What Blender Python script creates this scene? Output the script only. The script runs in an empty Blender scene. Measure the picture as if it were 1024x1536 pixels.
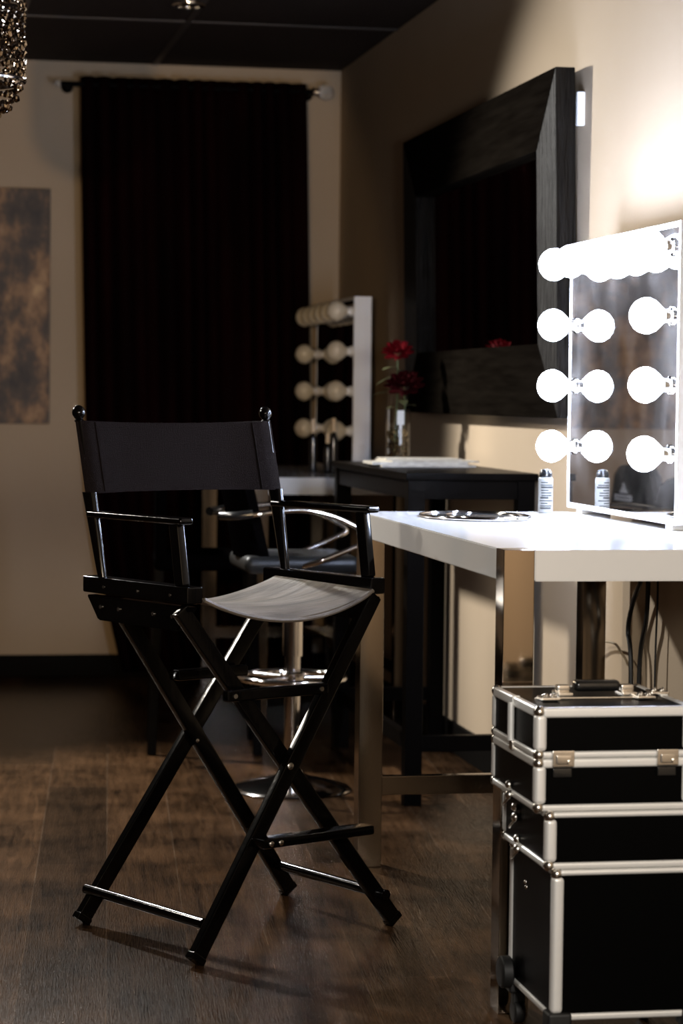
import bpy, bmesh, math, random
from mathutils import Vector, Matrix
random.seed(7)
S = bpy.context.scene
COL = S.collection
PI = math.pi

# ------------------------------------------------------------------ camera
F_PX = 3627.0
CAM_H = 1.17
yaw = math.atan(659 / F_PX); pit = math.atan(173 / F_PX); rol = .011
fw = Vector((math.sin(yaw) * math.cos(pit), math.cos(yaw) * math.cos(pit), -math.sin(pit)))
rt = Vector((math.cos(yaw), -math.sin(yaw), 0)); up = rt.cross(fw)
rt2 = rt * math.cos(rol) + up * math.sin(rol); up2 = -rt * math.sin(rol) + up * math.cos(rol)
cd = bpy.data.cameras.new('camera'); cam = bpy.data.objects.new('camera', cd); COL.objects.link(cam)
m = Matrix((rt2, up2, -fw)).transposed().to_4x4(); m.translation = (0, 0, CAM_H)
cam.matrix_world = m
cd.sensor_fit = 'VERTICAL'; cd.sensor_height = 36; cd.sensor_width = 24; cd.lens = 36 * F_PX / 1536
cd.clip_start = .05; cd.clip_end = 60
cd.dof.use_dof = True; cd.dof.focus_distance = 5.2; cd.dof.aperture_fstop = 4.5
S.camera = cam

# ------------------------------------------------------------------ view, world, lamps
S.view_settings.view_transform = 'Standard'; S.view_settings.look = 'None'
S.view_settings.gamma = 1; S.view_settings.use_curve_mapping = False
S.view_settings.exposure = 0.0
BULB_W = 120.0        # emission of the lit vanity bulbs
w = bpy.data.worlds.new('world'); S.world = w; w.use_nodes = True
w.node_tree.nodes['Background'].inputs[0].default_value = (.5, .42, .34, 1)
w.node_tree.nodes['Background'].inputs[1].default_value = .0
def lamp(name, kind, loc, power, col, size=.1, aim=None, **k):
    l = bpy.data.lights.new(name, kind); l.energy = power; l.color = col
    if kind == 'AREA': l.size = size
    else: l.shadow_soft_size = size
    for a, b in k.items(): setattr(l, a, b)
    o = bpy.data.objects.new(name, l); COL.objects.link(o); o.location = loc
    if aim: o.rotation_euler = (Vector(aim) - Vector(loc)).to_track_quat('-Z', 'Y').to_euler()
    return o
# warm hanging lamp in the left half of the salon, past the chair
lamp('hanging_lamp_light', 'SPOT', (0, 8.45, 2.2), 520, (.98, .96, .92), .07, aim=(1.25, 5.4, .2), spot_size=math.radians(92), spot_blend=.5)
lamp('leg_highlight_light', 'SPOT', (-1.15, 7.0, 2.2), 125, (1, .92, .80), .16, aim=(1.1, 5.7, .2), spot_size=math.radians(70), spot_blend=.6)  # unseen lamp added to keep the highlight on the chair's slanting legs
# make-up lights of the station behind and left of the camera
lamp('rear_station_light', 'SPOT', (-.89, -.7, 1.44), 520, (1, .68, .36), .06, aim=(-.89 + 9.7 * math.tan(math.radians(3.8)), 9.0, 1.35), spot_size=math.radians(24.2), spot_blend=.12)
# unseen fill light beside the camera, added to brighten the near table front
lamp('side_fill_light', 'POINT', (.78, 1.5, 1.35), 200, (1, .94, .86), .16)

# ------------------------------------------------------------------ materials
def mat(name, col, rough=.5, metal=0, spec=.5, noise=None, bump=None, coat=0, emit=None, trans=0, sheen=0, ior=1.5):
    """noise=(scale, second colour, stretch); bump=(scale, strength, stretch)"""
    M = bpy.data.materials.new(name); M.use_nodes = True; nt = M.node_tree; N = nt.nodes; L = nt.links
    b = N['Principled BSDF']
    b.inputs['Base Color'].default_value = (*col, 1); b.inputs['Roughness'].default_value = rough
    b.inputs['Metallic'].default_value = metal; b.inputs['Specular IOR Level'].default_value = spec
    b.inputs['Coat Weight'].default_value = coat; b.inputs['Transmission Weight'].default_value = trans
    b.inputs['Sheen Weight'].default_value = sheen; b.inputs['IOR'].default_value = ior
    if emit:
        b.inputs['Emission Color'].default_value = (*emit[0], 1); b.inputs['Emission Strength'].default_value = emit[1]
    tc = N.new('ShaderNodeTexCoord')
    def nz(scale, st):
        mp = N.new('ShaderNodeMapping'); mp.inputs['Scale'].default_value = st or (1, 1, 1)
        L.new(tc.outputs['Object'], mp.inputs[0])
        n = N.new('ShaderNodeTexNoise'); n.inputs['Scale'].default_value = scale; n.inputs['Detail'].default_value = 5
        L.new(mp.outputs[0], n.inputs[0]); return n
    if noise:
        n = nz(noise[0], noise[2] if len(noise) > 2 else None)
        r = N.new('ShaderNodeValToRGB'); r.color_ramp.elements[0].position = .3; r.color_ramp.elements[1].position = .7
        r.color_ramp.elements[0].color = (*col, 1); r.color_ramp.elements[1].color = (*noise[1], 1)
        L.new(n.outputs[0], r.inputs[0]); L.new(r.outputs[0], b.inputs['Base Color'])
    if bump:
        n = nz(bump[0], bump[2] if len(bump) > 2 else None)
        bp = N.new('ShaderNodeBump'); bp.inputs['Strength'].default_value = bump[1]; bp.inputs['Distance'].default_value = bump[3] if len(bump) > 3 else .01
        L.new(n.outputs[0], bp.inputs['Height']); L.new(bp.outputs[0], b.inputs['Normal'])
    return M

M_wall = mat('tan_wall_paint', (.42, .325, .225), .75, spec=.08, noise=(1.5, (.45, .35, .245)), bump=(120, .05))
M_wall2 = mat('dark_brown_wall_paint', (.05, .035, .025), .8, spec=.1)
M_ceil = mat('dark_ceiling_panel', (.018, .012, .009), .8, spec=.1, noise=(30, (.028, .019, .014)), bump=(90, .25))
M_tbar = mat('ceiling_grid_metal', (.035, .024, .017), .5)
M_base = mat('dark_baseboard', (.003, .0025, .002), .6, spec=.05)
M_black = mat('black_lacquered_wood', (.0015, .0012, .0011), .13, spec=.32, bump=(40, .06, (1, 1, .06)))
M_screw = mat('nickel_screw', (.7, .66, .6), .25, metal=1)
M_canvas = mat('black_canvas', (.0042, .0028, .0023), .9, spec=.02, noise=(260, (.0078, .0054, .0047)), bump=(500, .5))
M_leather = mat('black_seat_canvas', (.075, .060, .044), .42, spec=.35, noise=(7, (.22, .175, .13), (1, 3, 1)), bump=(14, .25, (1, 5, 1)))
M_chrome = mat('chrome', (.78, .74, .70), .10, metal=1)
M_chromeleg = mat('polished_steel', (.27, .215, .16), .11, metal=1, bump=(3, .03))
M_alu = mat('brushed_aluminium', (.88, .87, .84), .38, metal=.35, bump=(200, .05, (1, 1, .1)))
M_caseblk = mat('black_case_panel', (.0012, .0012, .0012), .35, spec=.04)
M_white = mat('white_gloss_laminate', (.82, .80, .77), .16, spec=.5, coat=.4)
M_whitebox = mat('white_painted_vanity', (.80, .79, .77), .45)
M_darkwood = mat('espresso_wood', (.0030, .0024, .0020), .3, spec=.01, bump=(25, .15, (1, .06, 1)))
M_frame = mat('dark_grained_frame', (.0075, .0058, .0042), .7, spec=0, noise=(60, (.004, .003, .0022), (1, .08, 1)), bump=(70, .35, (1, .08, 1)))
M_frame_lit = mat('dark_grained_frame_lit', (.013, .010, .007), .45, spec=.07, noise=(60, (.004, .003, .0022), (1, 1, .08)), bump=(70, 1.0, (1, 1, .08), .03))  # same wood as the rails; bulb light put into its paler, glossier finish
M_mirror = mat('mirror_silver', (.80, .79, .77), .015, metal=1)
M_velvet = mat('dark_velvet_curtain', (.0020, .0009, .0009), .9, spec=.02, noise=(8, (.0085, .0012, .0012), (1, 1, .15)), sheen=.0)
M_bulb_on = mat('lit_frosted_bulb', (.95, .95, .95), .3, emit=((.82, .98, 1.36), BULB_W))
M_bulb_off = mat('unlit_cream_bulb', (.74, .66, .52), .16, spec=.6, coat=.5)
M_socket = mat('white_porcelain_socket', (.8, .78, .74), .2, coat=.3)
M_glass = mat('clear_glass', (.95, .95, .93), .02, trans=1, ior=1.45)
M_crystal = mat('cut_crystal', (.95, .92, .86), .03, trans=.75, ior=1.6, spec=.8)
M_strand = mat('smoky_crystal', (.34, .27, .20), .02, metal=1)
M_bead = mat('crystal_bead', (.8, .68, .5), .04, metal=1)
M_petal = mat('red_petal', (.17, .003, .007), .8, spec=.05, noise=(60, (.06, .001, .003)))
M_petald = mat('dark_red_petal', (.030, .001, .002), .85, spec=.03, noise=(60, (.016, .0008, .0015)))
M_leaf = mat('green_leaf', (.13, .15, .06), .5, noise=(30, (.22, .22, .11)))
M_stem = mat('green_stem', (.09, .11, .04), .5)
M_paper = mat('magazine_paper', (.62, .58, .50), .4, noise=(40, (.40, .36, .30)))
M_blkplastic = mat('black_plastic', (.008, .008, .008), .25, coat=.3)
M_rubber = mat('black_rubber', (.008, .008, .008), .55)
M_greyseat = mat('grey_vinyl', (.010, .010, .0095), .4, spec=.15)
M_blkseat = mat('black_vinyl', (.0010, .0008, .0008), .85, spec=.0)
M_cord = mat('black_cord', (.006, .006, .006), .4)
M_cordlt = mat('beige_wire', (.30, .23, .14), .4)
M_ink = mat('white_print', (.8, .8, .78), .5)
M_inkdark = mat('dark_print', (.02, .02, .02), .5)
M_label = mat('pale_label', (.22, .22, .21), .35)
M_pale = mat('pale_cap', (.75, .60, .42), .35)

def art_mat():
    M = bpy.data.materials.new('abstract_painting'); M.use_nodes = True; nt = M.node_tree; N = nt.nodes; L = nt.links
    b = N['Principled BSDF']; b.inputs['Roughness'].default_value = .6
    tc = N.new('ShaderNodeTexCoord'); mp = N.new('ShaderNodeMapping'); mp.inputs['Scale'].default_value = (1.6, 1, 1)
    L.new(tc.outputs['Object'], mp.inputs[0])
    n = N.new('ShaderNodeTexNoise'); n.inputs['Scale'].default_value = 4.2; n.inputs['Detail'].default_value = 10; n.inputs['Roughness'].default_value = .68
    L.new(mp.outputs[0], n.inputs[0])
    r = N.new('ShaderNodeValToRGB'); e = r.color_ramp.elements
    e[0].position = .34; e[0].color = (.015, .011, .008, 1); e[1].position = .72; e[1].color = (.62, .40, .20, 1)
    x = e.new(.48); x.color = (.075, .048, .03, 1); x = e.new(.58); x.color = (.30, .165, .075, 1)
    L.new(n.outputs[0], r.inputs[0]); L.new(r.outputs[0], b.inputs['Base Color']); return M
M_art = art_mat()

def floor_mat():
    M = bpy.data.materials.new('dark_plank_floor'); M.use_nodes = True; nt = M.node_tree; N = nt.nodes; L = nt.links
    b = N['Principled BSDF']
    tc = N.new('ShaderNodeTexCoord'); mp = N.new('ShaderNodeMapping')
    mp.inputs['Rotation'].default_value = (0, 0, math.radians(90 + 4.8)); L.new(tc.outputs['Object'], mp.inputs[0])
    br = N.new('ShaderNodeTexBrick'); br.inputs['Scale'].default_value = 1
    br.inputs['Brick Width'].default_value = 1.2; br.inputs['Row Height'].default_value = .172
    br.inputs['Mortar Size'].default_value = .0012; br.inputs['Mortar Smooth'].default_value = .3; br.offset = .37
    br.inputs['Color1'].default_value = (.052, .027, .0125, 1); br.inputs['Color2'].default_value = (.021, .0115, .0058, 1)
    br.inputs['Mortar'].default_value = (.075, .05, .032, 1)
    L.new(mp.outputs[0], br.inputs['Vector'])
    m2 = N.new('ShaderNodeMapping'); m2.inputs['Scale'].default_value = (1.2, 14, 1); L.new(mp.outputs[0], m2.inputs[0])
    n = N.new('ShaderNodeTexNoise'); n.inputs['Scale'].default_value = 3.2; n.inputs['Detail'].default_value = 8; n.inputs['Roughness'].default_value = .65; n.inputs['Distortion'].default_value = .8
    L.new(m2.outputs[0], n.inputs[0])
    n3 = N.new('ShaderNodeTexNoise'); n3.inputs['Scale'].default_value = 5; n3.inputs['Detail'].default_value = 3
    L.new(mp.outputs[0], n3.inputs[0])
    ad = N.new('ShaderNodeMath'); ad.operation = 'ADD'; L.new(n.outputs[0], ad.inputs[0]); L.new(n3.outputs[0], ad.inputs[1])
    r = N.new('ShaderNodeValToRGB'); r.color_ramp.elements[0].position = .72; r.color_ramp.elements[0].color = (.12, .10, .08, 1)
    r.color_ramp.elements[1].position = 1.28; r.color_ramp.elements[1].color = (1.9, 1.85, 1.8, 1)
    hf = N.new('ShaderNodeMath'); hf.operation = 'MULTIPLY'; hf.inputs[1].default_value = .5; L.new(ad.outputs[0], hf.inputs[0])
    r.color_ramp.elements[0].position = .36; r.color_ramp.elements[1].position = .64
    L.new(hf.outputs[0], r.inputs[0])
    mx = N.new('ShaderNodeMix'); mx.data_type = 'RGBA'; mx.blend_type = 'MULTIPLY'; mx.inputs[0].default_value = 1
    L.new(br.outputs[0], mx.inputs[6]); L.new(r.outputs[0], mx.inputs[7]); L.new(mx.outputs[2], b.inputs['Base Color'])
    m3 = N.new('ShaderNodeMapping'); m3.inputs['Scale'].default_value = (6, 130, 1); L.new(mp.outputs[0], m3.inputs[0])
    n2 = N.new('ShaderNodeTexNoise'); n2.inputs['Scale'].default_value = 2.5; n2.inputs['Detail'].default_value = 4; n2.inputs['Distortion'].default_value = 1
    L.new(m3.outputs[0], n2.inputs[0])
    bp = N.new('ShaderNodeBump'); bp.inputs['Strength'].default_value = .4; bp.inputs['Distance'].default_value = .004
    L.new(n2.outputs[0], bp.inputs['Height']); L.new(bp.outputs[0], b.inputs['Normal'])
    b.inputs['Specular Tint'].default_value = (1, .80, .58, 1); b.inputs['Roughness'].default_value = .20; b.inputs['Specular IOR Level'].default_value = .10
    return M
M_floor = floor_mat()

def dusty_mirror():
    """silvered glass with the smears and powder dust of a make-up mirror"""
    M = bpy.data.materials.new('smudged_vanity_mirror'); M.use_nodes = True; nt = M.node_tree; N = nt.nodes; L = nt.links
    b = N['Principled BSDF']; b.inputs['Metallic'].default_value = 1; b.inputs['Roughness'].default_value = .02
    b.inputs['Base Color'].default_value = (.8, .79, .77, 1)
    d = N.new('ShaderNodeBsdfDiffuse'); d.inputs[0].default_value = (.30, .26, .22, 1)
    tc = N.new('ShaderNodeTexCoord'); n = N.new('ShaderNodeTexNoise'); n.inputs['Scale'].default_value = 9; n.inputs['Detail'].default_value = 6
    L.new(tc.outputs['Object'], n.inputs[0])
    r = N.new('ShaderNodeMapRange'); r.inputs[1].default_value = .3; r.inputs[2].default_value = .7; r.inputs[3].default_value = .012; r.inputs[4].default_value = .065
    L.new(n.outputs[0], r.inputs[0])
    mx = N.new('ShaderNodeMixShader'); L.new(r.outputs[0], mx.inputs[0]); L.new(b.outputs[0], mx.inputs[1]); L.new(d.outputs[0], mx.inputs[2])
    L.new(mx.outputs[0], N['Material Output'].inputs[0]); return M
M_vmirror = dusty_mirror()

# ------------------------------------------------------------------ mesh helpers
def B(): return bmesh.new()
def box(bm, lo, hi, bev=0, seg=2, M=None):
    lo = Vector(lo); hi = Vector(hi); c = (lo + hi) / 2; s = hi - lo
    t = bmesh.new(); bmesh.ops.create_cube(t, size=1)
    for v in t.verts: v.co = Vector((v.co.x * s.x, v.co.y * s.y, v.co.z * s.z)) + c
    if bev: bmesh.ops.bevel(t, geom=t.edges[:], offset=min(bev, min(s) * .45), segments=seg, profile=.5, affect='EDGES')
    if M: bmesh.ops.transform(t, matrix=M, verts=t.verts[:])
    join(bm, t)
def join(bm, t):
    me = bpy.data.meshes.new('t'); t.to_mesh(me); t.free(); bm.from_mesh(me); bpy.data.meshes.remove(me)
def bar(bm, p, q, a, b, bev=.002, side=(0, 1, 0)):
    """rectangular bar from p to q: a wide across, b thick along `side`"""
    p = Vector(p); q = Vector(q); d = q - p; L = d.length; d.normalize(); s = Vector(side); s = (s - d * s.dot(d)).normalized(); o = d.cross(s)
    M = Matrix((o, s, d)).transposed().to_4x4(); M.translation = p
    box(bm, (-a / 2, -b / 2, 0), (a / 2, b / 2, L), bev, 2, M)
def lathe(bm, prof, p=(0, 0, 0), axis=(0, 0, 1), n=24, caps=True):
    """prof: (radius, height) pairs along the axis from p"""
    A = Vector(axis).normalized(); s = Vector((1, 0, 0)) if abs(A.x) < .9 else Vector((0, 1, 0)); s = (s - A * s.dot(A)).normalized(); t = A.cross(s); p = Vector(p)
    rings = []
    for r, h in prof:
        rings.append([bm.verts.new(p + A * h + (s * math.cos(2 * PI * i / n) + t * math.sin(2 * PI * i / n)) * max(r, 1e-5)) for i in range(n)])
    for a, b in zip(rings, rings[1:]):
        for i in range(n): bm.faces.new((a[i], a[(i + 1) % n], b[(i + 1) % n], b[i]))
    if caps:
        bm.faces.new(rings[0][::-1]); bm.faces.new(rings[-1])
def cyl(bm, p, q, r, r2=None, n=20):
    d = Vector(q) - Vector(p); lathe(bm, [(r, 0), (r if r2 is None else r2, d.length)], p, d, n)
def ball(bm, c, r, n=16, sc=(1, 1, 1)):
    bmesh.ops.create_uvsphere(bm, u_segments=n, v_segments=max(6, n // 2), radius=r, matrix=Matrix.Translation(c) @ Matrix.Diagonal((*sc, 1)))
def smooth_path(P, k=8):
    P = [Vector(p) for p in P]; o = []
    for i in range(len(P) - 1):
        a, b, c, d = P[max(i - 1, 0)], P[i], P[i + 1], P[min(i + 2, len(P) - 1)]
        for j in range(k):
            t = j / k; o.append(.5 * ((2 * b) + (c - a) * t + (2 * a - 5 * b + 4 * c - d) * t * t + (3 * b - a - 3 * c + d) * t ** 3))
    o.append(P[-1]); return o
def tube(bm, P, r, n=10, k=8, closed=False):
    Q = smooth_path(P, k) if k else [Vector(p) for p in P]; rings = []; prev = None
    for i, p in enumerate(Q):
        if closed: d = (Q[(i + 1) % len(Q)] - Q[i - 1]).normalized()
        else: d = (Q[min(i + 1, len(Q) - 1)] - Q[max(i - 1, 0)]).normalized()
        s = prev if prev else (Vector((0, 0, 1)) if abs(d.z) < .9 else Vector((1, 0, 0)))
        s = (s - d * s.dot(d)).normalized(); prev = s; t = d.cross(s)
        rings.append([bm.verts.new(p + (s * math.cos(2 * PI * j / n) + t * math.sin(2 * PI * j / n)) * r) for j in range(n)])
    pr = list(zip(rings, rings[1:])) + ([(rings[-1], rings[0])] if closed else [])
    for a, b in pr:
        for j in range(n): bm.faces.new((a[j], a[(j + 1) % n], b[(j + 1) % n], b[j]))
    if not closed: bm.faces.new(rings[0][::-1]); bm.faces.new(rings[-1])
def circ(c, r, n=40): return [(c[0] + r * math.cos(2 * PI * i / n), c[1] + r * math.sin(2 * PI * i / n), c[2]) for i in range(n)]
def prism(bm, pts, axis, a, b):
    """extrude a 2-D outline along axis 0/1/2 between a and b; pts are the other two coordinates in order"""
    def V(p, t):
        l = list(p); l.insert(axis, t); return bm.verts.new(l)
    A = [V(p, a) for p in pts]; C = [V(p, b) for p in pts]; n = len(pts)
    bm.faces.new(A[::-1]); bm.faces.new(C)
    for i in range(n): bm.faces.new((A[i], A[(i + 1) % n], C[(i + 1) % n], C[i]))
def obj(name, bm, material, parent=None, sm=40, label=None):
    bmesh.ops.recalc_face_normals(bm, faces=bm.faces[:])
    me = bpy.data.meshes.new(name); bm.to_mesh(me); bm.free(); me.materials.append(material)
    if sm:
        for p in me.polygons: p.use_smooth = True
        me.set_sharp_from_angle(angle=math.radians(sm))
    o = bpy.data.objects.new(name, me); COL.objects.link(o)
    if parent: o.parent = parent
    if label: o['label'] = label
    if 0 < sm < 100:
        wn = o.modifiers.new('weighted_normal', 'WEIGHTED_NORMAL'); wn.keep_sharp = True
    return o
def objs(name, bm, material, parent=None, sm=40, label=None):
    """one object for every separate piece of the mesh"""
    seen = set(); out = []
    bm.verts.ensure_lookup_table()
    for v0 in bm.verts:
        if v0 in seen: continue
        st_ = [v0]; seen.add(v0); isl = []
        while st_:
            v = st_.pop(); isl.append(v)
            for e in v.link_edges:
                w_ = e.other_vert(v)
                if w_ not in seen: seen.add(w_); st_.append(w_)
        t = bmesh.new(); mp = {v: t.verts.new(v.co) for v in isl}; done = set()
        for v in isl:
            for f in v.link_faces:
                if f not in done: done.add(f); t.faces.new([mp[q] for q in f.verts])
        out.append(obj(name, t, material, parent, sm, label))
    bm.free(); return out
def tag(o, label, cat, group=None):
    o['label'] = label; o['category'] = cat
    if group: o['group'] = group
    return o
def thing(name, label, cat, loc=(0, 0, 0), rz=0, group=None):
    o = bpy.data.objects.new(name, None); COL.objects.link(o); o.location = loc; o.rotation_euler = (0, 0, rz); o.empty_display_size = .1
    return tag(o, label, cat, group)
def struct(name, bm, m, parent=None):
    o = obj(name, bm, m, parent, 30)
    if not parent: o['kind'] = 'structure'
    return o
def copy_tree(o, parent=None):
    c = o.copy(); COL.objects.link(c)
    if parent: c.parent = parent
    for ch in o.children: copy_tree(ch, c)
    return c

# ------------------------------------------------------------------ the room
WX = 1.80; WY = 10.03; LX = -2.6; RY = -1.6; CZ = 2.53
bm = B(); box(bm, (LX - .1, RY - .1, -.1), (WX + .1, WY + .1, 0)); struct('floor', bm, M_floor)
bm = B(); box(bm, (WX, RY - .1, 0), (WX + .1, WY + .1, CZ)); struct('wall_right', bm, M_wall)
bm = B(); box(bm, (LX, WY, 0), (WX, WY + .1, CZ)); struct('wall_back', bm, M_wall)
bm = B(); box(bm, (LX - .1, RY - .1, 0), (LX, WY + .1, CZ)); struct('wall_left', bm, M_wall2)
bm = B(); box(bm, (LX, RY - .1, 0), (WX, RY, CZ)); struct('wall_front', bm, M_wall2)
bm = B(); box(bm, (LX - .1, RY - .1, CZ), (WX + .1, WY + .1, CZ + .1)); ceil = struct('ceiling', bm, M_ceil)
bm = B()
y = WY - 1.18
while y > RY: box(bm, (LX, y - .012, CZ - .004), (WX, y + .012, CZ + .001)); y -= 1.2
x = WX - .78
while x > LX: box(bm, (x - .012, RY, CZ - .0035), (x + .012, WY, CZ + .001)); x -= .6
struct('ceiling_grid', bm, M_tbar, ceil)
bm = B(); box(bm, (WX - .014, RY, 0), (WX, WY, .10), .003); struct('baseboard_right', bm, M_base)
bm = B(); box(bm, (LX, WY - .014, 0), (WX - .014, WY, .09), .003); struct('baseboard_back', bm, M_base)
bm = B(); box(bm, (LX, RY, 0), (LX + .014, WY - .014, .09), .003); struct('baseboard_left', bm, M_base)

# ------------------------------------------------------------------ tall director's chair
TH = .503
ch = thing('director_chair', "tall black wooden director's chair with black canvas back, in mid floor", 'chair', (.727, 5.254, 0), TH)
# local: x = sitter's left-right, -y = front
UR = .248; ZR = .772; VB = .214; VF = .182
def leg(name, p, q, yy, y2):
    b_ = B(); bar(b_, (p[0], yy, p[1]), (q[0], y2, q[1]), .036, .022, .004)
    # plastic foot tip
    o = obj('leg', b_, M_black, ch); 
    t = B(); d = (Vector((q[0], y2, q[1])) - Vector((p[0], yy, p[1]))).normalized(); P = Vector((p[0], yy, p[1]))
    bar(t, P - d * .004, P + d * .012, .039, .025, .003); obj('foot_tip', t, M_black, o); return o
FY = -.215; BY = .215
leg('b', (-.297, .012), (.236, .735), FY - .045, FY + .035)
leg('d', (.283, .012), (-.27, .725), FY + .01, FY + .058)
leg('a', (-.275, .012), (.232, .715), BY - .015, BY - .03)
leg('c', (.297, .012), (-.215, .715), BY + .012 - .035, BY - .055)
def xat(p, q, z): return p[0] + (q[0] - p[0]) * (z - p[1]) / (q[1] - p[1])
# dowel stretchers between the feet
for (x0, x1) in ((-.25, -.252), (.245, .262)):
    b_ = B(); cyl(b_, (x0, FY - .01, .075), (x1, BY, .075), .0115); obj('stretcher', b_, M_black, ch)
# footrest and cross bars
b_ = B(); box(b_, (-.145, FY - .075, .228), (.155, FY - .03, .248), .004); o = obj('footrest', b_, M_black, ch)
s_ = B()
for xx in (-.125, -.10): lathe(s_, [(.006, 0), (.006, .003), (.003, .005)], (xx, FY - .074, .238), (0, -1, 0), 12)
objs('screw', s_, M_screw, o)
b_ = B(); box(b_, (-.195, FY - .012, .532), (.075, FY + .008, .556), .004); o = obj('cross_bar', b_, M_black, ch)
s_ = B()
for xx in (-.175, .055): lathe(s_, [(.005, 0), (.005, .003)], (xx, FY - .011, .544), (0, -1, 0), 12)
objs('screw', s_, M_screw, o)
b_ = B(); box(b_, (-.06, BY - .075, .532), (.135, BY - .05, .556), .004); obj('cross_bar', b_, M_black, ch)
# pivot bolts
for (xx, yy, zz) in ((-.03, FY - .012, .385), (.01, BY - .045, .39)):
    b_ = B(); lathe(b_, [(.008, 0), (.008, .004), (.004, .007)], (xx, yy, zz), (0, -1, 0), 14); obj('pivot_bolt', b_, M_screw, ch)
for s in (-1, 1):
    b_ = B(); box(b_, (s * UR - .020, -VF, ZR - .036), (s * UR + .020, VB, ZR), .004); o = obj('side_rail', b_, M_black, ch)
    b_ = B(); prism(b_, [(-VF + .005, ZR - .042), (VB - .004, ZR - .042), (VB - .05, ZR - .095), (-VF + .045, ZR - .095)], 0, s * UR - .013, s * UR + .013)
    bmesh.ops.bevel(b_, geom=b_.edges[:], offset=.003, segments=2, affect='EDGES'); br_ = obj('leg_bracket', b_, M_black, ch)
    s_ = B()
    for yy in (-.12, -.05, .08, .15):
        lathe(s_, [(.0045, 0), (.0045, .003)], (s * UR + s * .013, yy, ZR - .065), (s, 0, 0), 10)
    if s < 0:
        for yy in (-.12, .0, .13): lathe(s_, [(.0035, 0), (.0035, .002)], (s * UR + s * .0195, yy, ZR - .02), (s, 0, 0), 10)
    objs('screw', s_, M_screw, br_)
    # back post: flat tapered lower piece, dowel above, ball on top
    p0 = Vector((s * .252, .159, ZR - .002)); p1 = Vector((s * .257, .205, .955)); p2 = Vector((s * .258, .246, 1.112))
    b_ = B()
    d = (p1 - p0)
    for k in range(1):
        n_ = 12; rings = []
        for i in range(n_ + 1):
            t = i / n_; c = p0 + d * t; wd = .011 + .010 * t ** .8; th_ = .010 + .004 * t
            rings.append([b_.verts.new(c + Vector((th_ * math.cos(a) * (1.0), wd * math.sin(a), 0))) for a in [2 * PI * j / 16 for j in range(16)]])
        for a, b2 in zip(rings, rings[1:]):
            for j in range(16): b_.faces.new((a[j], a[(j + 1) % 16], b2[(j + 1) % 16], b2[j]))
        b_.faces.new(rings[0][::-1]); b_.faces.new(rings[-1])
    post = obj('back_post', b_, M_black, ch)
    b_ = B(); cyl(b_, p1 - (p2 - p1) * .03, p2, .008); lathe(b_, [(.0085, 0), (.011, .003), (.008, .007), (.0105, .010), (.0145, .017), (.0150, .023), (.012, .031), (.006, .036), (.001, .0375)], p2 - Vector((0, 0, .004)), (0, .12, 1), 20)
    obj('finial', b_, M_black, post)
    # arm rest and its front post
    b_ = B(); pr_ = [(-VF + .003, -.020), (-VF - .002, -.012), (-VF - .002, .012), (-VF + .003, .020)]
    M_ = Matrix.Identity(4)
    box(b_, (s * .253 - .018, -.158, .907 + s * .007), (s * .253 + .018, .200, .922 + s * .007), .006, 3)
    arm = obj('armrest', b_, M_black, ch)
    b_ = B(); bar(b_, (s * .252, -.142, ZR - .002), (s * .252, -.118, .909 + s * .007), .021, .032, .005, (0, 1, 0)); obj('arm_post', b_, M_black, ch)
# canvas back: a sleeve round both dowels
b_ = B(); nx = 28; nz_ = 10; rows = []
for layer in (0, 1):
    g = []
    for j in range(nz_ + 1):
        t = j / nz_; z = .952 + t * .160; yp = .201 + t * .043
        r = []
        for i in range(nx + 1):
            s = -1 + 2 * i / nx; x = s * .270; e = abs(s)
            sag = .016 * (1 - s * s) 
            off = .0125 * math.sqrt(max(0, 1 - ((e - .93) / .07) ** 2)) if e > .86 else .0125 * max(.12, (e - .5) / .36 if e > .5 else .12)
            dz = -.006 * (1 - s * s) * (t) + .003 * (1 - s * s) * (1 - t)
            r.append(b_.verts.new((x, yp + sag + (off if layer else -off), z + dz)))
        g.append(r)
    rows.append(g)
for g in rows:
    for j in range(nz_):
        for i in range(nx): b_.faces.new((g[j][i], g[j][i + 1], g[j + 1][i + 1], g[j + 1][i]))
for j in (0, nz_):
    for i in range(nx): b_.faces.new((rows[0][j][i], rows[0][j][i + 1], rows[1][j][i + 1], rows[1][j][i]))
for i in (0, nx):
    for j in range(nz_): b_.faces.new((rows[0][j][i], rows[0][j + 1][i], rows[1][j + 1][i], rows[1][j][i]))
cb = obj('backrest', b_, M_canvas, ch, 60)
b_ = B()
for xx in (-.222, .212):
    bar(b_, (xx, .201 + .016 * (1 - (xx / .27) ** 2) - .0115, .956), (xx, .243 + .016 * (1 - (xx / .27) ** 2) - .0115, 1.108), .0025, .0025, 0)
objs('seam', b_, M_canvas, cb)
# seat canvas: sags between the rails, front hem drops
b_ = B(); nx = 24; ny = 14; T = []
for layer in (0, 1):
    g = []
    for j in range(ny + 1):
        v_ = j / ny; r = []
        for i in range(nx + 1):
            s = -1 + 2 * i / nx; y = -.186 - .016 * (1 - s * s) + v_ * (.186 + .165 + .010 * (1 - s * s))
            z = .752 - .040 * (1 - s * s) ** .9 + .006 * math.sin(v_ * 5 + s * 2) * (1 - s * s) - .010 * max(0, (.12 - v_) / .12) ** 2 * (1 - s * s) + .008 * (v_ - .5)
            r.append(b_.verts.new((s * .228, y, z - layer * .004)))
        g.append(r)
    T.append(g)
for g in T:
    for j in range(ny):
        for i in range(nx): b_.faces.new((g[j][i], g[j][i + 1], g[j + 1][i + 1], g[j + 1][i]))
for j in (0, ny):
    for i in range(nx): b_.faces.new((T[0][j][i], T[0][j][i + 1], T[1][j][i + 1], T[1][j][i]))
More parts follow.
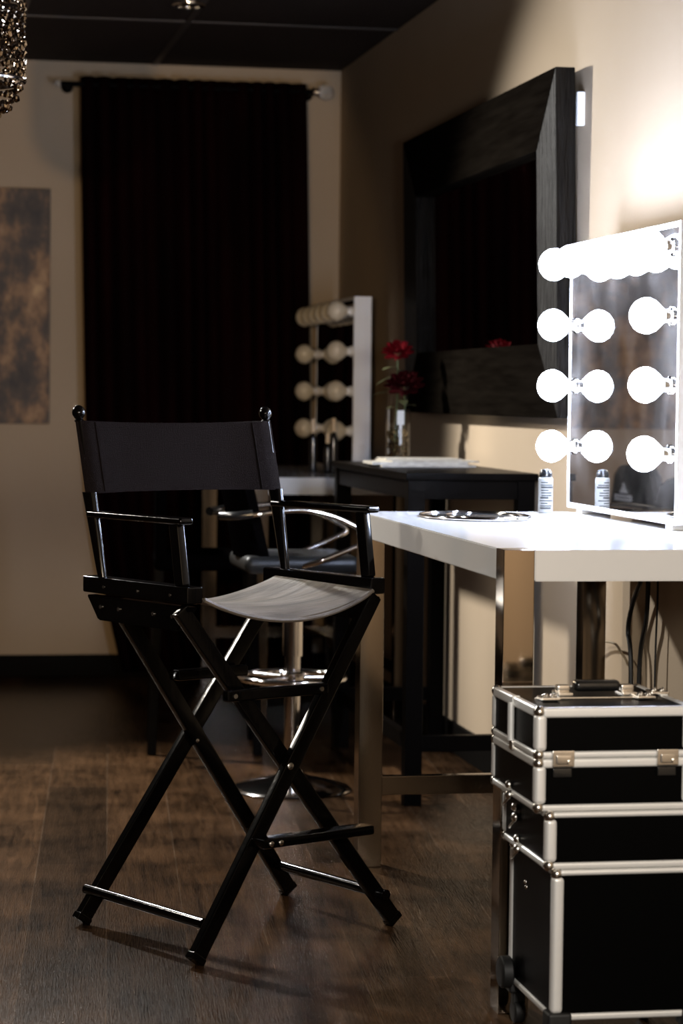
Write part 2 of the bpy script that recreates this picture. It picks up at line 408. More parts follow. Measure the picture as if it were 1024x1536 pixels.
for i in (0, nx):
    for j in range(ny): b_.faces.new((T[0][j][i], T[0][j + 1][i], T[1][j + 1][i], T[1][j][i]))
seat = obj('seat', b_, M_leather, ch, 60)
hem = [(T_ * .228, -.1865 - .016 * (1 - T_ * T_), .745 - .040 * (1 - T_ * T_) ** .9 - .012 * (1 - T_ * T_)) for T_ in [-1 + i / 8 for i in range(17)]]
b_ = B(); tube(b_, hem, .005, 8, 2); obj('hem', b_, M_leather, seat)

# ------------------------------------------------------------------ vanity tables
def vanity_table(name_label, y0, y1, x0, x1, legx=.058):
    t = thing('vanity_table', name_label, 'table', (x0, y0, 0))
    W = x1 - x0; D = y1 - y0; Z = .885
    b_ = B(); prism(b_, [(.0605, 0), (W - .0605, 0), (W - .0605, .0605), (W, .0605), (W, D), (0, D), (0, .0605), (.0605, .0605)], 2, Z - .060, Z)
    bmesh.ops.bevel(b_, geom=b_.edges[:], offset=.002, segments=2, affect='EDGES')
    obj('tabletop', b_, M_white, t)
    for (a, c, zt) in ((0, 0, Z), (W - .06, 0, Z), (0, D - .06, Z - .0605), (W - .06, D - .06, Z - .0605)):
        b_ = B(); box(b_, (a, c, .0), (a + .06, c + .06, zt), .0015); obj('leg', b_, M_chromeleg, t)
    b_ = B(); box(b_, (.06, D - .045, .178), (W - .06, D - .015, .225), .0015); obj('rail', b_, M_chromeleg, t)
    b_ = B(); box(b_, (W - .045, .06, .178), (W - .015, D - .06, .225), .0015); obj('rail', b_, M_chromeleg, t)
    return t
VT1 = vanity_table('white gloss vanity table on square chrome legs beside the lit bulb mirror', 4.42, 5.92, 1.115, 1.745)
VT2 = vanity_table('white vanity table at the back under the unlit bulb mirror', 8.36, 9.83, 1.20, 1.775)

# ------------------------------------------------------------------ Hollywood mirrors
def bulb_mesh(face_x, y, z):
    b_ = B()
    lathe(b_, [(.012, .012), (.0135, .016), (.018, .022), (.026, .030), (.0345, .040), (.0395, .052), (.0400, .060), (.0375, .072), (.031, .083), (.021, .091), (.010, .0955), (.001, .0965)], (face_x, y, z), (-1, 0, 0), 24)
    return b_
def bulb_mirror(label, X, y0, y1, z0, z1, on, th=.067):
    t = thing('vanity_mirror', label, 'mirror', (X, y0, z0))
    D = y1 - y0; H_ = z1 - z0
    b_ = B()
    box(b_, (.003, 0, 0), (th, D, H_), .002)
    f = .013
    for lo, hi in (((0, 0, 0), (.0035, f, H_)), ((0, D - f, 0), (.0035, D, H_)), ((0, f, 0), (.0035, D - f, f)), ((0, f, H_ - f), (.0035, D - f, H_))): box(b_, lo, hi, .0008, 1)
    body = obj('frame', b_, M_whitebox, t)
    b_ = B(); box(b_, (.0015, f, f), (.0032, D - f, H_ - f)); obj('mirror_glass', b_, M_vmirror if on else M_mirror, t, 0)
    zs = [H_ - .055 - .151 * k for k in range(4)]
    pos = [(.055 + (D - .11) * k / 5, zs[0]) for k in range(6)] + [(yy, z) for z in zs[1:] for yy in (.055, D - .055)]
    for (yy, z) in pos:
        s_ = B(); lathe(s_, [(.021, -.001), (.021, .004), (.0165, .007), (.0155, .020), (.0125, .021)], (.0015, yy, z), (-1, 0, 0), 20)
        so = obj('socket', s_, M_socket if not on else M_chrome, t)
        obj('bulb', bulb_mesh(.0015, yy, z), M_bulb_on if on else M_bulb_off, t)
    # wall plug plate on the near end of the box
    b_ = B(); box(b_, (.022, -.003, .035), (.048, 0, .105), .001); objs('switch_plate', b_, M_socket, t)
    return t
bulb_mirror('vanity mirror framed by glowing globe bulbs on the near white table', 1.655, 5.04, 5.92, .897, 1.560, True, .085)
bulb_mirror('vanity mirror with unlit cream globe bulbs on the far white table', 1.672, 8.98, 9.83, .885, 1.548, False, .067)
for yy, zz in ((5.10, 0), (5.86, 0)):
    pass

# feet under the lit mirror
b_ = B(); 
for (y_) in (5.08, 5.80): box(b_, (1.66, y_, .885), (1.735, y_ + .05, .8975), .002)
vm = [o for o in bpy.data.objects if o.name == 'vanity_mirror'][0]
for o in objs('foot', b_, M_socket, vm): o.location = -vm.location

# ------------------------------------------------------------------ large framed wall mirror
fr = thing('wall_mirror', 'large dark wood framed mirror leaning off the right wall above the dark table', 'mirror', (0, 0, 0))
Y0, Y1 = 6.34, 8.36; ZB, ZT = 1.118, 2.062; FW = .205
def fx(z): return 1.743 - .020 * (z - ZB) / (ZT - ZB)       # front face, top tipped forward
def bx_(z): return fx(z) + .054
def member(name, quad, m):
    """quad: four (y,z) corners"""
    b_ = B(); A = [b_.verts.new((fx(z), y, z)) for y, z in quad]; C = [b_.verts.new((bx_(z), y, z)) for y, z in quad]
    b_.faces.new(A); b_.faces.new(C[::-1])
    for i in range(4): b_.faces.new((A[i], A[(i + 1) % 4], C[(i + 1) % 4], C[i]))
    bmesh.ops.bevel(b_, geom=b_.edges[:], offset=.0012, segments=1, affect='EDGES')
    return obj(name, b_, m, fr, 30)
i0, i1, j0, j1 = Y0 + FW, Y1 - FW, ZB + FW, ZT - FW
member('stile', [(Y0, ZB), (i0, j0), (i0, j1), (Y0, ZT)], M_frame_lit)
member('stile', [(Y1, ZB), (i1, j0), (i1, j1), (Y1, ZT)], M_frame_lit)
member('rail', [(Y0, ZT), (i0, j1), (i1, j1), (Y1, ZT)], M_frame)
member('rail', [(Y0, ZB), (i0, j0), (i1, j0), (Y1, ZB)], M_frame)
b_ = B(); q = [(i0 - .01, j0 - .01), (i1 + .01, j0 - .01), (i1 + .01, j1 + .01), (i0 - .01, j1 + .01)]
A = [b_.verts.new((fx(z) + .034, y, z)) for y, z in q]; C = [b_.verts.new((fx(z) + .040, y, z)) for y, z in q]
b_.faces.new(A); b_.faces.new(C[::-1])
for i in range(4): b_.faces.new((A[i], A[(i + 1) % 4], C[(i + 1) % 4], C[i]))
obj('mirror_glass', b_, M_mirror, fr, 0)
b_ = B(); box(b_, (1.779, 6.318, 1.905), (1.8, 6.334, 1.995), .002); tag(obj('wall_bracket', b_, M_whitebox), 'small white bracket on the wall at the near edge of the large framed mirror', 'bracket')

# ------------------------------------------------------------------ dark bar table
dt = thing('bar_table', 'tall black-brown wooden table between the two white vanity tables', 'table', (1.415, 6.73, 0))
DW, DD, DZ = .372, 1.20, .955
b_ = B(); box(b_, (-.008, -.008, DZ - .020), (DW + .008, DD + .008, DZ), .002); obj('tabletop', b_, M_darkwood, dt)
b_ = B(); 
for lo, hi in (((.05, .006, DZ - .075), (DW - .05, .026, DZ - .02)), ((.05, DD - .026, DZ - .075), (DW - .05, DD - .006, DZ - .02)), ((.006, .05, DZ - .075), (.026, DD - .05, DZ - .02)), ((DW - .026, .05, DZ - .075), (DW - .006, DD - .05, DZ - .02))): box(b_, lo, hi, .001)
objs('apron', b_, M_darkwood, dt)
for a in (0, DW - .05):
    for c in (0, DD - .05):
        b_ = B(); box(b_, (a, c, 0), (a + .05, c + .05, DZ - .0205), .0015); obj('leg', b_, M_darkwood, dt)
for c in (.01, DD - .04):
    b_ = B(); box(b_, (.05, c, .155), (DW - .05, c + .03, .200), .0015); obj('foot_rail', b_, M_darkwood, dt)
b_ = B(); box(b_, (.01, .05, .155), (.035, DD - .05, .200), .0015); obj('foot_rail', b_, M_darkwood, dt)

# magazines
z = DZ + .0002
mags = [(1.60, 7.42, .30, .215, .03, .006, 'pale magazine at the bottom of the pile on the dark table'),
        (1.585, 7.44, .30, .215, -.05, .007, 'pale magazine second from the bottom of the pile on the dark table'),
        (1.625, 7.45, .28, .21, .06, .005, 'pale magazine second from the top of the pile on the dark table'),
        (1.61, 7.50, .24, .17, -.02, .004, 'smallest magazine on top of the pile on the dark table')]
for (x, y, a, c, r, h, lab) in mags:
    t = thing('magazine', lab, 'magazine', (x, y, z), r, 'magazines piled on the dark table')
    b_ = B(); box(b_, (-a / 2, -c / 2, .0006), (a / 2, c / 2, h - .0006)); obj('pages', b_, M_paper, t, 0)
    b_ = B(); box(b_, (-a / 2 - .001, -c / 2 - .002, h - .0006), (a / 2 + .001, c / 2 + .002, h)); box(b_, (-a / 2 - .001, -c / 2 - .002, 0), (a / 2 + .001, c / 2 + .002, .0006)); obj('cover', b_, M_paper, t, 0)
    z += h + .0004

# ------------------------------------------------------------------ vase and roses
vx, vy = 1.603, 7.80
vs = thing('vase', 'clear glass cylinder vase filled with sparkling beads on the dark table', 'vase', (vx, vy, DZ))
b_ = B(); lathe(b_, [(.039, .0005), (.041, .002), (.041, .175), (.0385, .175), (.0385, .006), (.001, .006)], n=32, caps=True); obj('glass', b_, M_glass, vs)
b_ = B()
for k in range(260):
    a = random.random() * 2 * PI; r = .034 * math.sqrt(random.random()); zz = .012 + random.random() * .098
    bmesh.ops.create_icosphere(b_, subdivisions=1, radius=.0035 + random.random() * .0025, matrix=Matrix.Translation((r * math.cos(a), r * math.sin(a), zz)))
o = obj('beads', b_, M_bead, vs, 0); o['kind'] = 'stuff'
b_ = B(); box(b_, (-.012, -.044, .125), (.012, -.0415, .172), .001); box(b_, (-.004, -.043, .06), (.004, -.0415, .126), .0005); obj('tag', b_, M_ink, vs, label='painted white highlight on the rim and side of the vase')  # white block and strip paint a highlight onto the glass
def rose(label, base, top, R_, mp, leaves):
    t = thing('rose', label, 'flower', base, 0, 'red roses in the glass vase')
    T_ = Vector(top) - Vector(base)
    b_ = B(); tube(b_, [(0, 0, 0), T_ * .5 + Vector((.004, .003, 0)), T_], .0026, 8, 6); obj('stem', b_, M_stem, t)
    b_ = B()
    def petal(ang, tilt, r0, size, zoff):
        n = 6; g = []
        for i in range(n + 1):
            u = i / n; row = []
            for j in range(n + 1):
                v = -1 + 2 * j / n; wd = size * .62 * math.sin(PI * (.12 + .80 * u)) ; rr = r0 + size * u * math.sin(tilt) ; zz = zoff + size * u * math.cos(tilt)
                rr += .25 * size * u * u * math.sin(tilt); a = ang + v * wd / max(rr + .012, .012)
                rr2 = rr * (1 - .08 * v * v) + random.uniform(-.001, .001) + .0035 * math.sin(9 * v + ang * 3) * u
                row.append(b_.verts.new((rr2 * math.cos(a), rr2 * math.sin(a), zz + .003 * math.sin(7 * v + ang) * u)))
            g.append(row)
        for i in range(n):
            for j in range(n): b_.faces.new((g[i][j], g[i][j + 1], g[i + 1][j + 1], g[i + 1][j]))
    for lay, (cnt, tilt, r0, sz, zo) in enumerate(((3, .12, .002, .62, .30), (5, .30, .006, .66, .20), (6, .6, .010, .72, .10), (8, .98, .013, .75, .02), (8, 1.35, .014, .72, -.06))):
        for k in range(cnt): petal(2 * PI * k / cnt + lay * .7, tilt, r0 * R_ / .045, sz * R_, zo * R_)
    bl = obj('bloom', b_, mp, t, 180); bl.location = T_; bl.rotation_euler = (.5, -.2, 0)
    for (u, a, L_, up_) in leaves:
        b_ = B(); P = T_ * u; d = Vector((math.cos(a), math.sin(a), up_)).normalized(); s = Vector((0, 0, 1)).cross(d).normalized(); n = 8; g = []
        for i in range(n + 1):
            q = i / n; wd = .30 * L_ * math.sin(PI * min(1, q * .96 + .02)) ** .8; c = P + d * L_ * q + Vector((0, 0, -.25 * L_ * q * q))
            g.append([b_.verts.new(c - s * wd + Vector((0, 0, .12 * wd))), b_.verts.new(c), b_.verts.new(c + s * wd + Vector((0, 0, .12 * wd)))])
        for i in range(n):
            for j in range(2): b_.faces.new((g[i][j], g[i][j + 1], g[i + 1][j + 1], g[i + 1][j]))
        obj('leaf', b_, M_leaf, t, 60)
rose('bright red rose, the upper of two in the glass vase', (vx - .012, vy, DZ + .02), (vx - .004, vy, 1.315), .046, M_petal, ((.86, 3.4, .055, .1), (.78, 3.0, .07, -.2), (.80, 5.2, .045, .6), (.62, 2.9, .085, .1)))
rose('deep dark red rose, the lower of two in the glass vase', (vx + .014, vy - .005, DZ + .02), (vx + .014, vy - .03, 1.205), .058, M_petald, ((.74, 4.4, .05, .7), (.70, 3.2, .06, .2), (.72, .4, .05, .3)))

# ------------------------------------------------------------------ things on the near white table
bt = thing('spray_can', 'slim white and grey labelled can at the far corner of the near white table', 'can', (1.583, 5.86, .885))
b_ = B(); lathe(b_, [(.016, .0003), (.0185, .002), (.0185, .085), (.016, .089)], n=28); obj('body', b_, M_label, bt)
b_ = B(); lathe(b_, [(.0155, .0892), (.0160, .092), (.0160, .100), (.012, .108), (.004, .110)], n=24); obj('cap', b_, M_blkplastic, bt)
b_ = B()
rr = random.Random(3)
for k in range(11):
    zz = .010 + k * .0065; a0 = -2.7 + rr.random() * .3; a1 = a0 + .9 + rr.random() * 1.3
    P = [(.0187 * math.cos(a0 + (a1 - a0) * i / 8), .0187 * math.sin(a0 + (a1 - a0) * i / 8)) for i in range(9)]
    vs_ = [(b_.verts.new((x, y, zz)), b_.verts.new((x, y, zz + (.0030 if k % 4 else .0048)))) for x, y in P]
    for i in range(8): b_.faces.new((vs_[i][0], vs_[i + 1][0], vs_[i + 1][1], vs_[i][1]))
obj('label_print', b_, M_inkdark, bt, 0)
tr = thing('tray', 'oval black tray with bright rims lying flat on the near white table', 'tray', (1.345, 5.62, .885))
def oval(bm, c, a, b2, r, z, n=48): tube(bm, [(c[0] + a * math.cos(2 * PI * i / n), c[1] + b2 * math.sin(2 * PI * i / n), z) for i in range(n)], r, 8, 0, True)
b_ = B(); vs_ = [b_.verts.new((.128 * math.cos(2 * PI * i / 48), .19 * math.sin(2 * PI * i / 48), .0030)) for i in range(48)]; f_ = b_.faces.new(vs_)
r_ = bmesh.ops.extrude_face_region(b_, geom=[f_]); bmesh.ops.translate(b_, vec=(0, 0, -.0027), verts=[v for v in r_['geom'] if isinstance(v, bmesh.types.BMVert)])
obj('plate', b_, M_blkplastic, tr, 30)
b_ = B(); oval(b_, (0, 0), .128, .19, .0035, .0045); oval(b_, (.02, .0), .085, .135, .0022, .0050); objs('rim', b_, M_chrome, tr)

# small bottles on the far table
for i, (x, y, h, lab) in enumerate(((1.590, 8.93, .205, 'tall dark bottle with pale cap nearest the far unlit mirror'), (1.555, 8.86, .150, 'short dark bottle with pale cap in front of the far unlit mirror'), (1.52, 8.98, .20, 'dark bottle with pale cap on the far white table, leftmost of three'))):
    t = thing('bottle', lab, 'bottle', (x, y, .885), 0, 'dark bottles on the far white table')
    b_ = B(); lathe(b_, [(.014, .0003), (.016, .003), (.016, h * .60), (.009, h * .70), (.007, h * .74)], n=18); obj('body', b_, M_blkplastic, t)
    b_ = B(); lathe(b_, [(.0075, h * .74), (.0085, h * .76), (.0085, h - .004), (.006, h)], n=16); obj('cap', b_, M_pale, t)

# ------------------------------------------------------------------ bar stools
st = thing('bar_stool', 'chrome swivel bar stool with looped arms behind the director chair', 'stool', (1.14, 7.06, 0), 0)
b_ = B(); lathe(b_, [(.175, .0005), (.18, .004), (.17, .012), (.12, .026), (.06, .040), (.035, .050), (.030, .06)], n=40); obj('base', b_, M_chrome, st)
b_ = B(); cyl(b_, (0, 0, .055), (0, 0, .40), .024); cyl(b_, (0, 0, .40), (0, 0, .64), .030); obj('column', b_, M_chrome, st)
b_ = B(); tube(b_, [(.155 * math.cos(2 * PI * i / 36), .155 * math.sin(2 * PI * i / 36), .335) for i in range(36)], .010, 10, 0, True)
for a in (2.3, 4.0, .0): cyl(b_, (.026 * math.cos(a), .026 * math.sin(a), .335), (.15 * math.cos(a), .15 * math.sin(a), .335), .007)
lathe(b_, [(.030, .315), (.036, .32), (.036, .35), (.030, .355)], n=20); obj('foot_ring', b_, M_chrome, st)
b_ = B(); box(b_, (-.17, -.18, .655), (.17, .18, .708), .024, 4); cyl(b_, (0, 0, .635), (0, 0, .656), .07); obj('seat', b_, M_greyseat, st, 50)
b_ = B()   # backrest shell, faces +x
n = 12; g = []
for layer in (0, 1):
    rws = []
    for j in range(9):
        t = j / 8; r = []
        for i in range(n + 1):
            s = -1 + 2 * i / n; hw = .165 * (1 - .10 * t)
            r.append(b_.verts.new((-.165 - .045 * t + .055 * s * s + (.014 if layer == 0 else -.014), s * hw, .70 + .235 * t - .03 * t * s ** 6)))
        rws.append(r)
    g.append(rws)
for rws in g:
    for j in range(8):
        for i in range(n): b_.faces.new((rws[j][i], rws[j][i + 1], rws[j + 1][i + 1], rws[j + 1][i]))
for j in (0, 8):
    for i in range(n): b_.faces.new((g[0][j][i], g[0][j][i + 1], g[1][j][i + 1], g[1][j][i]))
for i in (0, n):
    for j in range(8): b_.faces.new((g[0][j][i], g[0][j + 1][i], g[1][j + 1][i], g[1][j][i]))
obj('backrest', b_, M_blkseat, st, 60)
for s in (-1, 1):
    b_ = B(); y_ = s * .195
    tube(b_, [(-.20, s * .15, .822), (-.15, y_, .828), (-.02, y_, .842), (.08, y_, .825), (.16, y_, .790), (.195, y_, .765), (.17, y_, .745), (.10, y_, .715), (.03, y_ * .97, .688), (-.03, s * .15, .668)], .0085, 10, 6)
    a = obj('arm', b_, M_chrome, st)
    b_ = B(); tube(b_, [(-.235, s * .14, .822), (-.20, y_ * .93, .824), (-.15, y_, .830)], .013, 10, 5); obj('arm_grip', b_, M_blkplastic, a)

# black high chair further back; its printed back shows in the lit mirror
hc = thing('high_chair', 'black high chair with a white printed emblem on its back, seen in the lit mirror', 'chair', (.985, 7.95, 0), -.09)
b_ = B(); box(b_, (-.17, -.19, .60), (.19, .19, .655), .02, 3); obj('seat', b_, M_blkseat, hc, 50)
for a in (-.15, .15):
    for c in (-.15, .15):
        b_ = B(); bar(b_, (a * 1.15, c * 1.15, 0), (a, c, .605), .03, .03, .003); obj('leg', b_, M_darkwood, hc)
b_ = B(); prism(b_, [(-.235, .64), (.235, .64), (.215, .80), (.175, .915), (.13, .945), (-.13, .945), (-.175, .915), (-.215, .80)], 0, -.165, -.13)
bmesh.ops.bevel(b_, geom=b_.edges[:], offset=.008, segments=2, affect='EDGES'); bk = obj('backrest', b_, M_blkseat, hc, 50)
b_ = B()
for a, c in (((-.008, .915), (.008, .915)),): pass
EY = .08
prism(b_, [(EY, .884), (EY + .012, .868), (EY + .036, .848), (EY - .036, .848), (EY - .012, .868)], 0, -.130, -.1285); emb = obj('emblem', b_, M_ink, bk, 0, label='white triangle emblem')
b_ = B(); prism(b_, [(EY - .075, .822), (EY + .075, .822), (EY + .075, .842), (EY - .075, .842)], 0, -.130, -.1285); nb = obj('name_bar', b_, M_ink, bk, 0, label='white bar with dark lettering')
b_ = B()
for k in range(9): box(b_, (-.1286, EY - .062 + k * .0140, .8275), (-.1280, EY - .062 + k * .0140 + .0072, .8365))
objs('letter', b_, M_inkdark, nb, 0)

# ------------------------------------------------------------------ curtain
cu = thing('curtain', 'black velvet curtain with dark red folds hanging on the back wall', 'curtain', (0, 0, 0))
b_ = B(); nx = 260; nz_ = 26; g = []
for j in range(nz_ + 1):
    t = j / nz_; z = 2.445 - t * 2.415
    xl = .700 + .055 * t ** 1.2 + .13 * max(0, (t - .55) / .45) ** 2; xr = 1.628 + .05 * t ** .8
    r = []
    for i in range(nx + 1):
        s = i / nx; a = .022 + .012 * math.sin(s * 17)
        ph = s * 2 * PI * 15 + .8 * math.sin(s * 23) + .3 * math.sin(t * 3 + s * 9)
        r.append(b_.verts.new((xl + (xr - xl) * s + .006 * math.cos(ph), 9.915 + a * math.sin(ph) * (.75 + .35 * t), z + (.012 if j == 0 else 0))))
    g.append(r)
for j in range(nz_):
    for i in range(nx): b_.faces.new((g[j][i], g[j][i + 1], g[j + 1][i + 1], g[j + 1][i]))
o = obj('drape', b_, M_velvet, cu, 180)
so_ = o.modifiers.new('thickness', 'SOLIDIFY'); so_.thickness = .003
cr = thing('curtain_rod', 'dark curtain rod with crystal ball end on the back wall', 'curtain rod', (0, 0, 0))
b_ = B(); cyl(b_, (.625, 9.915, 2.425), (1.665, 9.915, 2.425), .011); obj('rod', b_, M_darkwood, cr)
b_ = B()
for x in (.66, 1.655): box(b_, (x - .008, 9.915, 2.417), (x + .008, WY, 2.433), .002); lathe(b_, [(.025, 0), (.025, .006)], (x, WY, 2.425), (0, -1, 0), 18)
objs('bracket', b_, M_darkwood, cr)
b_ = B(); bmesh.ops.create_icosphere(b_, subdivisions=2, radius=.035, matrix=Matrix.Translation((1.715, 9.915, 2.425))); objs('finial', b_, M_crystal, cr, 0)
b_ = B(); lathe(b_, [(.012, 0), (.020, .01), (.012, .022), (.024, .03), (.012, .034)], (1.655, 9.915, 2.425), (1, 0, 0), 18); obj('finial_collar', b_, M_chrome, cr)
b_ = B(); bmesh.ops.create_icosphere(b_, subdivisions=2, radius=.014, matrix=Matrix.Translation((.615, 9.915, 2.425))); objs('finial', b_, M_crystal, cr, 0)

# ------------------------------------------------------------------ painting
pa = thing('painting', 'brown abstract canvas painting on the back wall left of the curtain', 'painting', (.30, WY - .03, 1.526))
b_ = B(); box(b_, (-.30, 0, -.481), (.293, .029, .481), .003); obj('canvas', b_, M_art, pa, 30)

# ------------------------------------------------------------------ ceiling downlight
dl = thing('downlight', 'small recessed ceiling light with a chrome ring, switched off', 'ceiling light', (.975, 8.44, CZ))
b_ = B(); lathe(b_, [(.036, -.002), (.037, -.012), (.052, -.013), (.060, -.008), (.061, -.0005)], n=36, caps=False); lathe(b_, [(.061, -.0005), (.036, -.0005)], n=36, caps=False); obj('trim_ring', b_, M_chrome, dl)
b_ = B(); lathe(b_, [(.037, -.0005), (.037, -.006), (.020, -.009), (.001, -.010)], n=24); obj('lens', b_, M_chrome, dl)

# ------------------------------------------------------------------ crystal pendant at the left edge
pd = thing('crystal_pendant', 'round crystal bead ceiling pendant at the top left edge', 'ceiling light', (.14, 6.0, CZ))
PR = .15
b_ = B(); lathe(b_, [(.05, 0), (.05, -.02), (.012, -.03), (.012, -.40), (.02, -.41)], n=20); obj('ceiling_rose', b_, M_chrome, pd)
b_ = B()
for zz in (-.41, -.60): tube(b_, circ((0, 0, zz), PR, 48), .006, 8, 0, True)
for a in range(4): cyl(b_, (.012 * math.cos(a * PI / 2), .012 * math.sin(a * PI / 2), -.40), (PR * math.cos(a * PI / 2), PR * math.sin(a * PI / 2), -.41), .004, n=8)
objs('ring', b_, M_chrome, pd)
b_ = B()
n = 60
for k in range(n):
    for j in range(9):
        a = 2 * PI * (k + .5 * (j % 2) + random.uniform(-.3, .3)) / n; zz = -.42 - j * .021 + random.uniform(-.006, .006)
        bmesh.ops.create_icosphere(b_, subdivisions=1, radius=random.uniform(.004, .0085), matrix=Matrix.Translation((PR * math.cos(a), PR * math.sin(a), zz)) @ Matrix.Rotation(random.random() * 6, 4, 'X') @ Matrix.Rotation(random.random() * 6, 4, 'Z') @ Matrix.Diagonal((1, 1, 1.5, 1)))
o = obj('crystal_strands', b_, M_strand, pd, 0); o['kind'] = 'stuff'
b_ = B()
for q in range(6):
    ph = q * .26 + .12; r = PR * math.cos(ph) * .95; zz = -.605 - .10 * math.sin(ph); cnt = max(6, int(2 * PI * r / .018))
    for k in range(cnt): bmesh.ops.create_icosphere(b_, subdivisions=1, radius=random.uniform(.006, .010), matrix=Matrix.Translation((r * math.cos(2 * PI * k / cnt), r * math.sin(2 * PI * k / cnt), zz)) @ Matrix.Rotation(random.random() * 6, 4, 'X'))
o = obj('crystal_bowl', b_, M_strand, pd, 0); o['kind'] = 'stuff'

# ------------------------------------------------------------------ rolling make-up case
cs = thing('makeup_trolley', 'black rolling make-up case with aluminium edges in front of the near white table', 'case', (1.088, 4.07, 0))
CWd, CDp = .290, .325
def tier(name, x0, x1, y0, y1, z0, z1, e=.011, eb=None, et=None):
    """panel box plus aluminium edge strips; e = half size of the strips"""
    b_ = B(); box(b_, (x0 + .004, y0 + .004, z0 + .002), (x1 - .004, y1 - .004, z1 - .002), .001); p = obj(name, b_, M_caseblk, cs)
    b_ = B()
    for x in (x0, x1):
        s = 1 if x == x0 else -1
        for y in (y0, y1):
            r = 1 if y == y0 else -1
            box(b_, (min(x, x + s * e * 2), min(y, y + r * e * 2), z0 + .012), (max(x, x + s * e * 2), max(y, y + r * e * 2), z1 - .012), .008, 4)
    objs('edge_post', b_, M_alu, p)
    b_ = B(); eb = eb or .012; et = et or .018
    for (za, zb) in ((z0, z0 + eb), (z1 - et, z1)):
        k = .014
        box(b_, (x0 + k, y0, za), (x1 - k, y0 + .014, zb), .004, 3); box(b_, (x0 + k, y1 - .014, za), (x1 - k, y1, zb), .004, 3)
        box(b_, (x0, y0 + k, za), (x0 + .014, y1 - k, zb), .004, 3); box(b_, (x1 - .014, y0 + k, za), (x1, y1 - k, zb), .004, 3)
    objs('edge_trim', b_, M_alu, p)
    b_ = B()
    for x in (x0, x1):
        for y in (y0, y1):
            for zz in (z0 + .006, z1 - .008):
                ball(b_, (x + (.009 if x == x0 else -.009), y + (.009 if y == y0 else -.009), zz), .0108, 12)
    objs('corner_cap', b_, M_screw, p)
    return p
top = tier('lid', 0, CWd, 0, CDp, .5415, .631)
# two-part lid: seam post and cross strip on each side
b_ = B()
for x in (-.003, CWd + .003): cyl(b_, (x, CDp * .50, .552), (x, CDp * .50, .620), .006, n=14)
for x in (-.0015, CWd - .0125): box(b_, (x, CDp * .5 - .003, .611), (x + .014, CDp * .5 + .003, .6325), .001)
objs('lid_seam_post', b_, M_alu, top)
b_ = B()
for x in (-.004, CWd - .006): box(b_, (x, CDp * .5 - .012, .534), (x + .010, CDp * .5 + .010, .552), .002)
objs('side_catch', b_, M_screw, top)
mid = tier('tray_box', 0, CWd, 0, CDp, .4480, .5405, et=.016)
lo1 = tier('drawer_box', .020, CWd + .012, -.004, CDp - .012, .346, .4470, et=.010)
lo2 = tier('base_box', .034, CWd + .022, -.006, CDp - .018, .078, .3450, et=.010)
# front latches
for x in (.030, CWd - .070):
    b_ = B(); box(b_, (x, -.006, .527), (x + .040, .0, .556), .002); box(b_, (x + .006, -.010, .532), (x + .034, -.005, .548), .002); cyl(b_, (x + .03, -.010, .536), (x + .03, -.014, .536), .004, n=10)
    l_ = obj('latch', b_, M_screw, cs)
    b_ = B(); box(b_, (x + .002, -.003, .508), (x + .036, .0045, .524), .002); obj('strike_plate', b_, M_blkplastic, l_)
# handle on the lid
b_ = B()
for x in (.058, .178): box(b_, (x + .02, .135, .631), (x + .048, .185, .640), .002); box(b_, (x + .022, .15, .638), (x + .046, .17, .652), .003)
box(b_, (.03, .118, .630), (.25, .122, .634), .001)
hd = obj('handle', b_, M_screw, cs)
b_ = B(); box(b_, (.112, .145, .640), (.198, .175, .660), .008, 4); obj('handle_grip', b_, M_blkplastic, hd)
# corner plates on the top
b_ = B()
for x, y in ((.035, .09), (.215, .10), (.26, .16)):
    box(b_, (x, y, .6305), (x + .035, y + .04, .637), .002)
    for q in range(4): ball(b_, (x + .006 + .008 * q, y + .012 + .012 * (q % 2), .638), .0045, 8)
objs('hinge', b_, M_screw, cs)
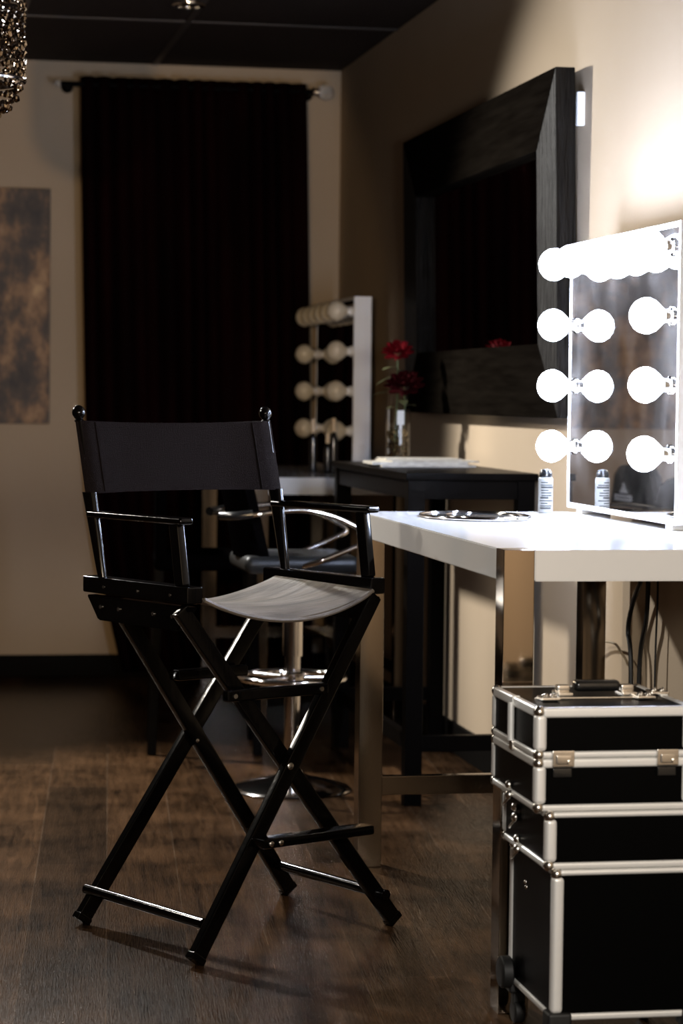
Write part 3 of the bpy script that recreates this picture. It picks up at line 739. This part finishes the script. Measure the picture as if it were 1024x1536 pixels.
# twist latches on the left side
for (x, y, z_) in ((.0, .17, .447), (.020, .20, .400), (.022, .19, .343)):
    b_ = B(); ball(b_, (x - .002, y, z_ + .004), .009, 12); ball(b_, (x - .002, y + .004, z_ + .022), .008, 12); tube(b_, [(x - .002, y, z_), (x - .006, y + .015, z_ - .012), (x - .004, y + .035, z_ - .02)], .0028, 8, 4)
    objs('side_clasp', b_, M_screw, cs)
for (z_) in (.300, .296):
    pass
b_ = B(); ball(b_, (.031, .17, .290), .004, 8); ball(b_, (.031, .162, .282), .004, 8); objs('rivet', b_, M_screw, cs)
# corner guards and castors
for x, y in ((.05, .012), (CWd + .005, .012), (.05, CDp - .04), (CWd + .005, CDp - .04)):
    b_ = B(); box(b_, (x - .022, y - .022, .060), (x + .022, y + .022, .092), .006, 3); box(b_, (x - .012, y - .010, .035), (x + .012, y + .010, .062), .003); k_ = obj('castor_mount', b_, M_rubber, cs)
    b_ = B(); lathe(b_, [(.018, -.011), (.0225, -.008), (.0225, .008), (.018, .011)], (x, y, .0227), (1, 0, 0), 22); obj('castor_wheel', b_, M_rubber, k_)
b_ = B(); lathe(b_, [(.025, 0), (.030, .004), (.030, .020), (.025, .024)], (.010, CDp - .05, .10), (1, 0, 0), 22); obj('trolley_wheel', b_, M_rubber, cs)

# ------------------------------------------------------------------ cords under the table
def cord(name, P, r, m_, lab, cat):
    b_ = B(); tube(b_, P, r, 8, 8); tag(obj(name, b_, m_), lab, cat)
cord('power_cord', [(1.765, 5.62, .90), (1.765, 5.62, .76), (1.765, 5.70, .67), (1.765, 5.735, .60), (1.765, 5.705, .50), (1.765, 5.69, .02)], .0060, M_cord, 'thick black power cord, the left of the pair hanging under the near white table', 'cord')
cord('power_cord', [(1.772, 5.60, .90), (1.772, 5.60, .74), (1.772, 5.61, .64), (1.772, 5.66, .50), (1.772, 5.65, .02)], .0060, M_cord, 'thick black power cord, the right of the pair hanging under the near white table', 'cord')
cord('thin_cable', [(1.780, 5.55, .90), (1.780, 5.55, .70), (1.780, 5.56, .50), (1.780, 5.56, .02)], .0026, M_cord, 'thin dark cable hanging straight beside the thick cords', 'cable')
cord('loose_wire', [(1.775, 6.08, .525), (1.775, 6.0, .545), (1.775, 5.88, .553), (1.775, 5.82, .535), (1.775, 5.77, .515), (1.780, 5.73, .46), (1.780, 5.73, .10)], .0032, M_cordlt, 'loose beige wire curling behind the make-up case', 'wire')
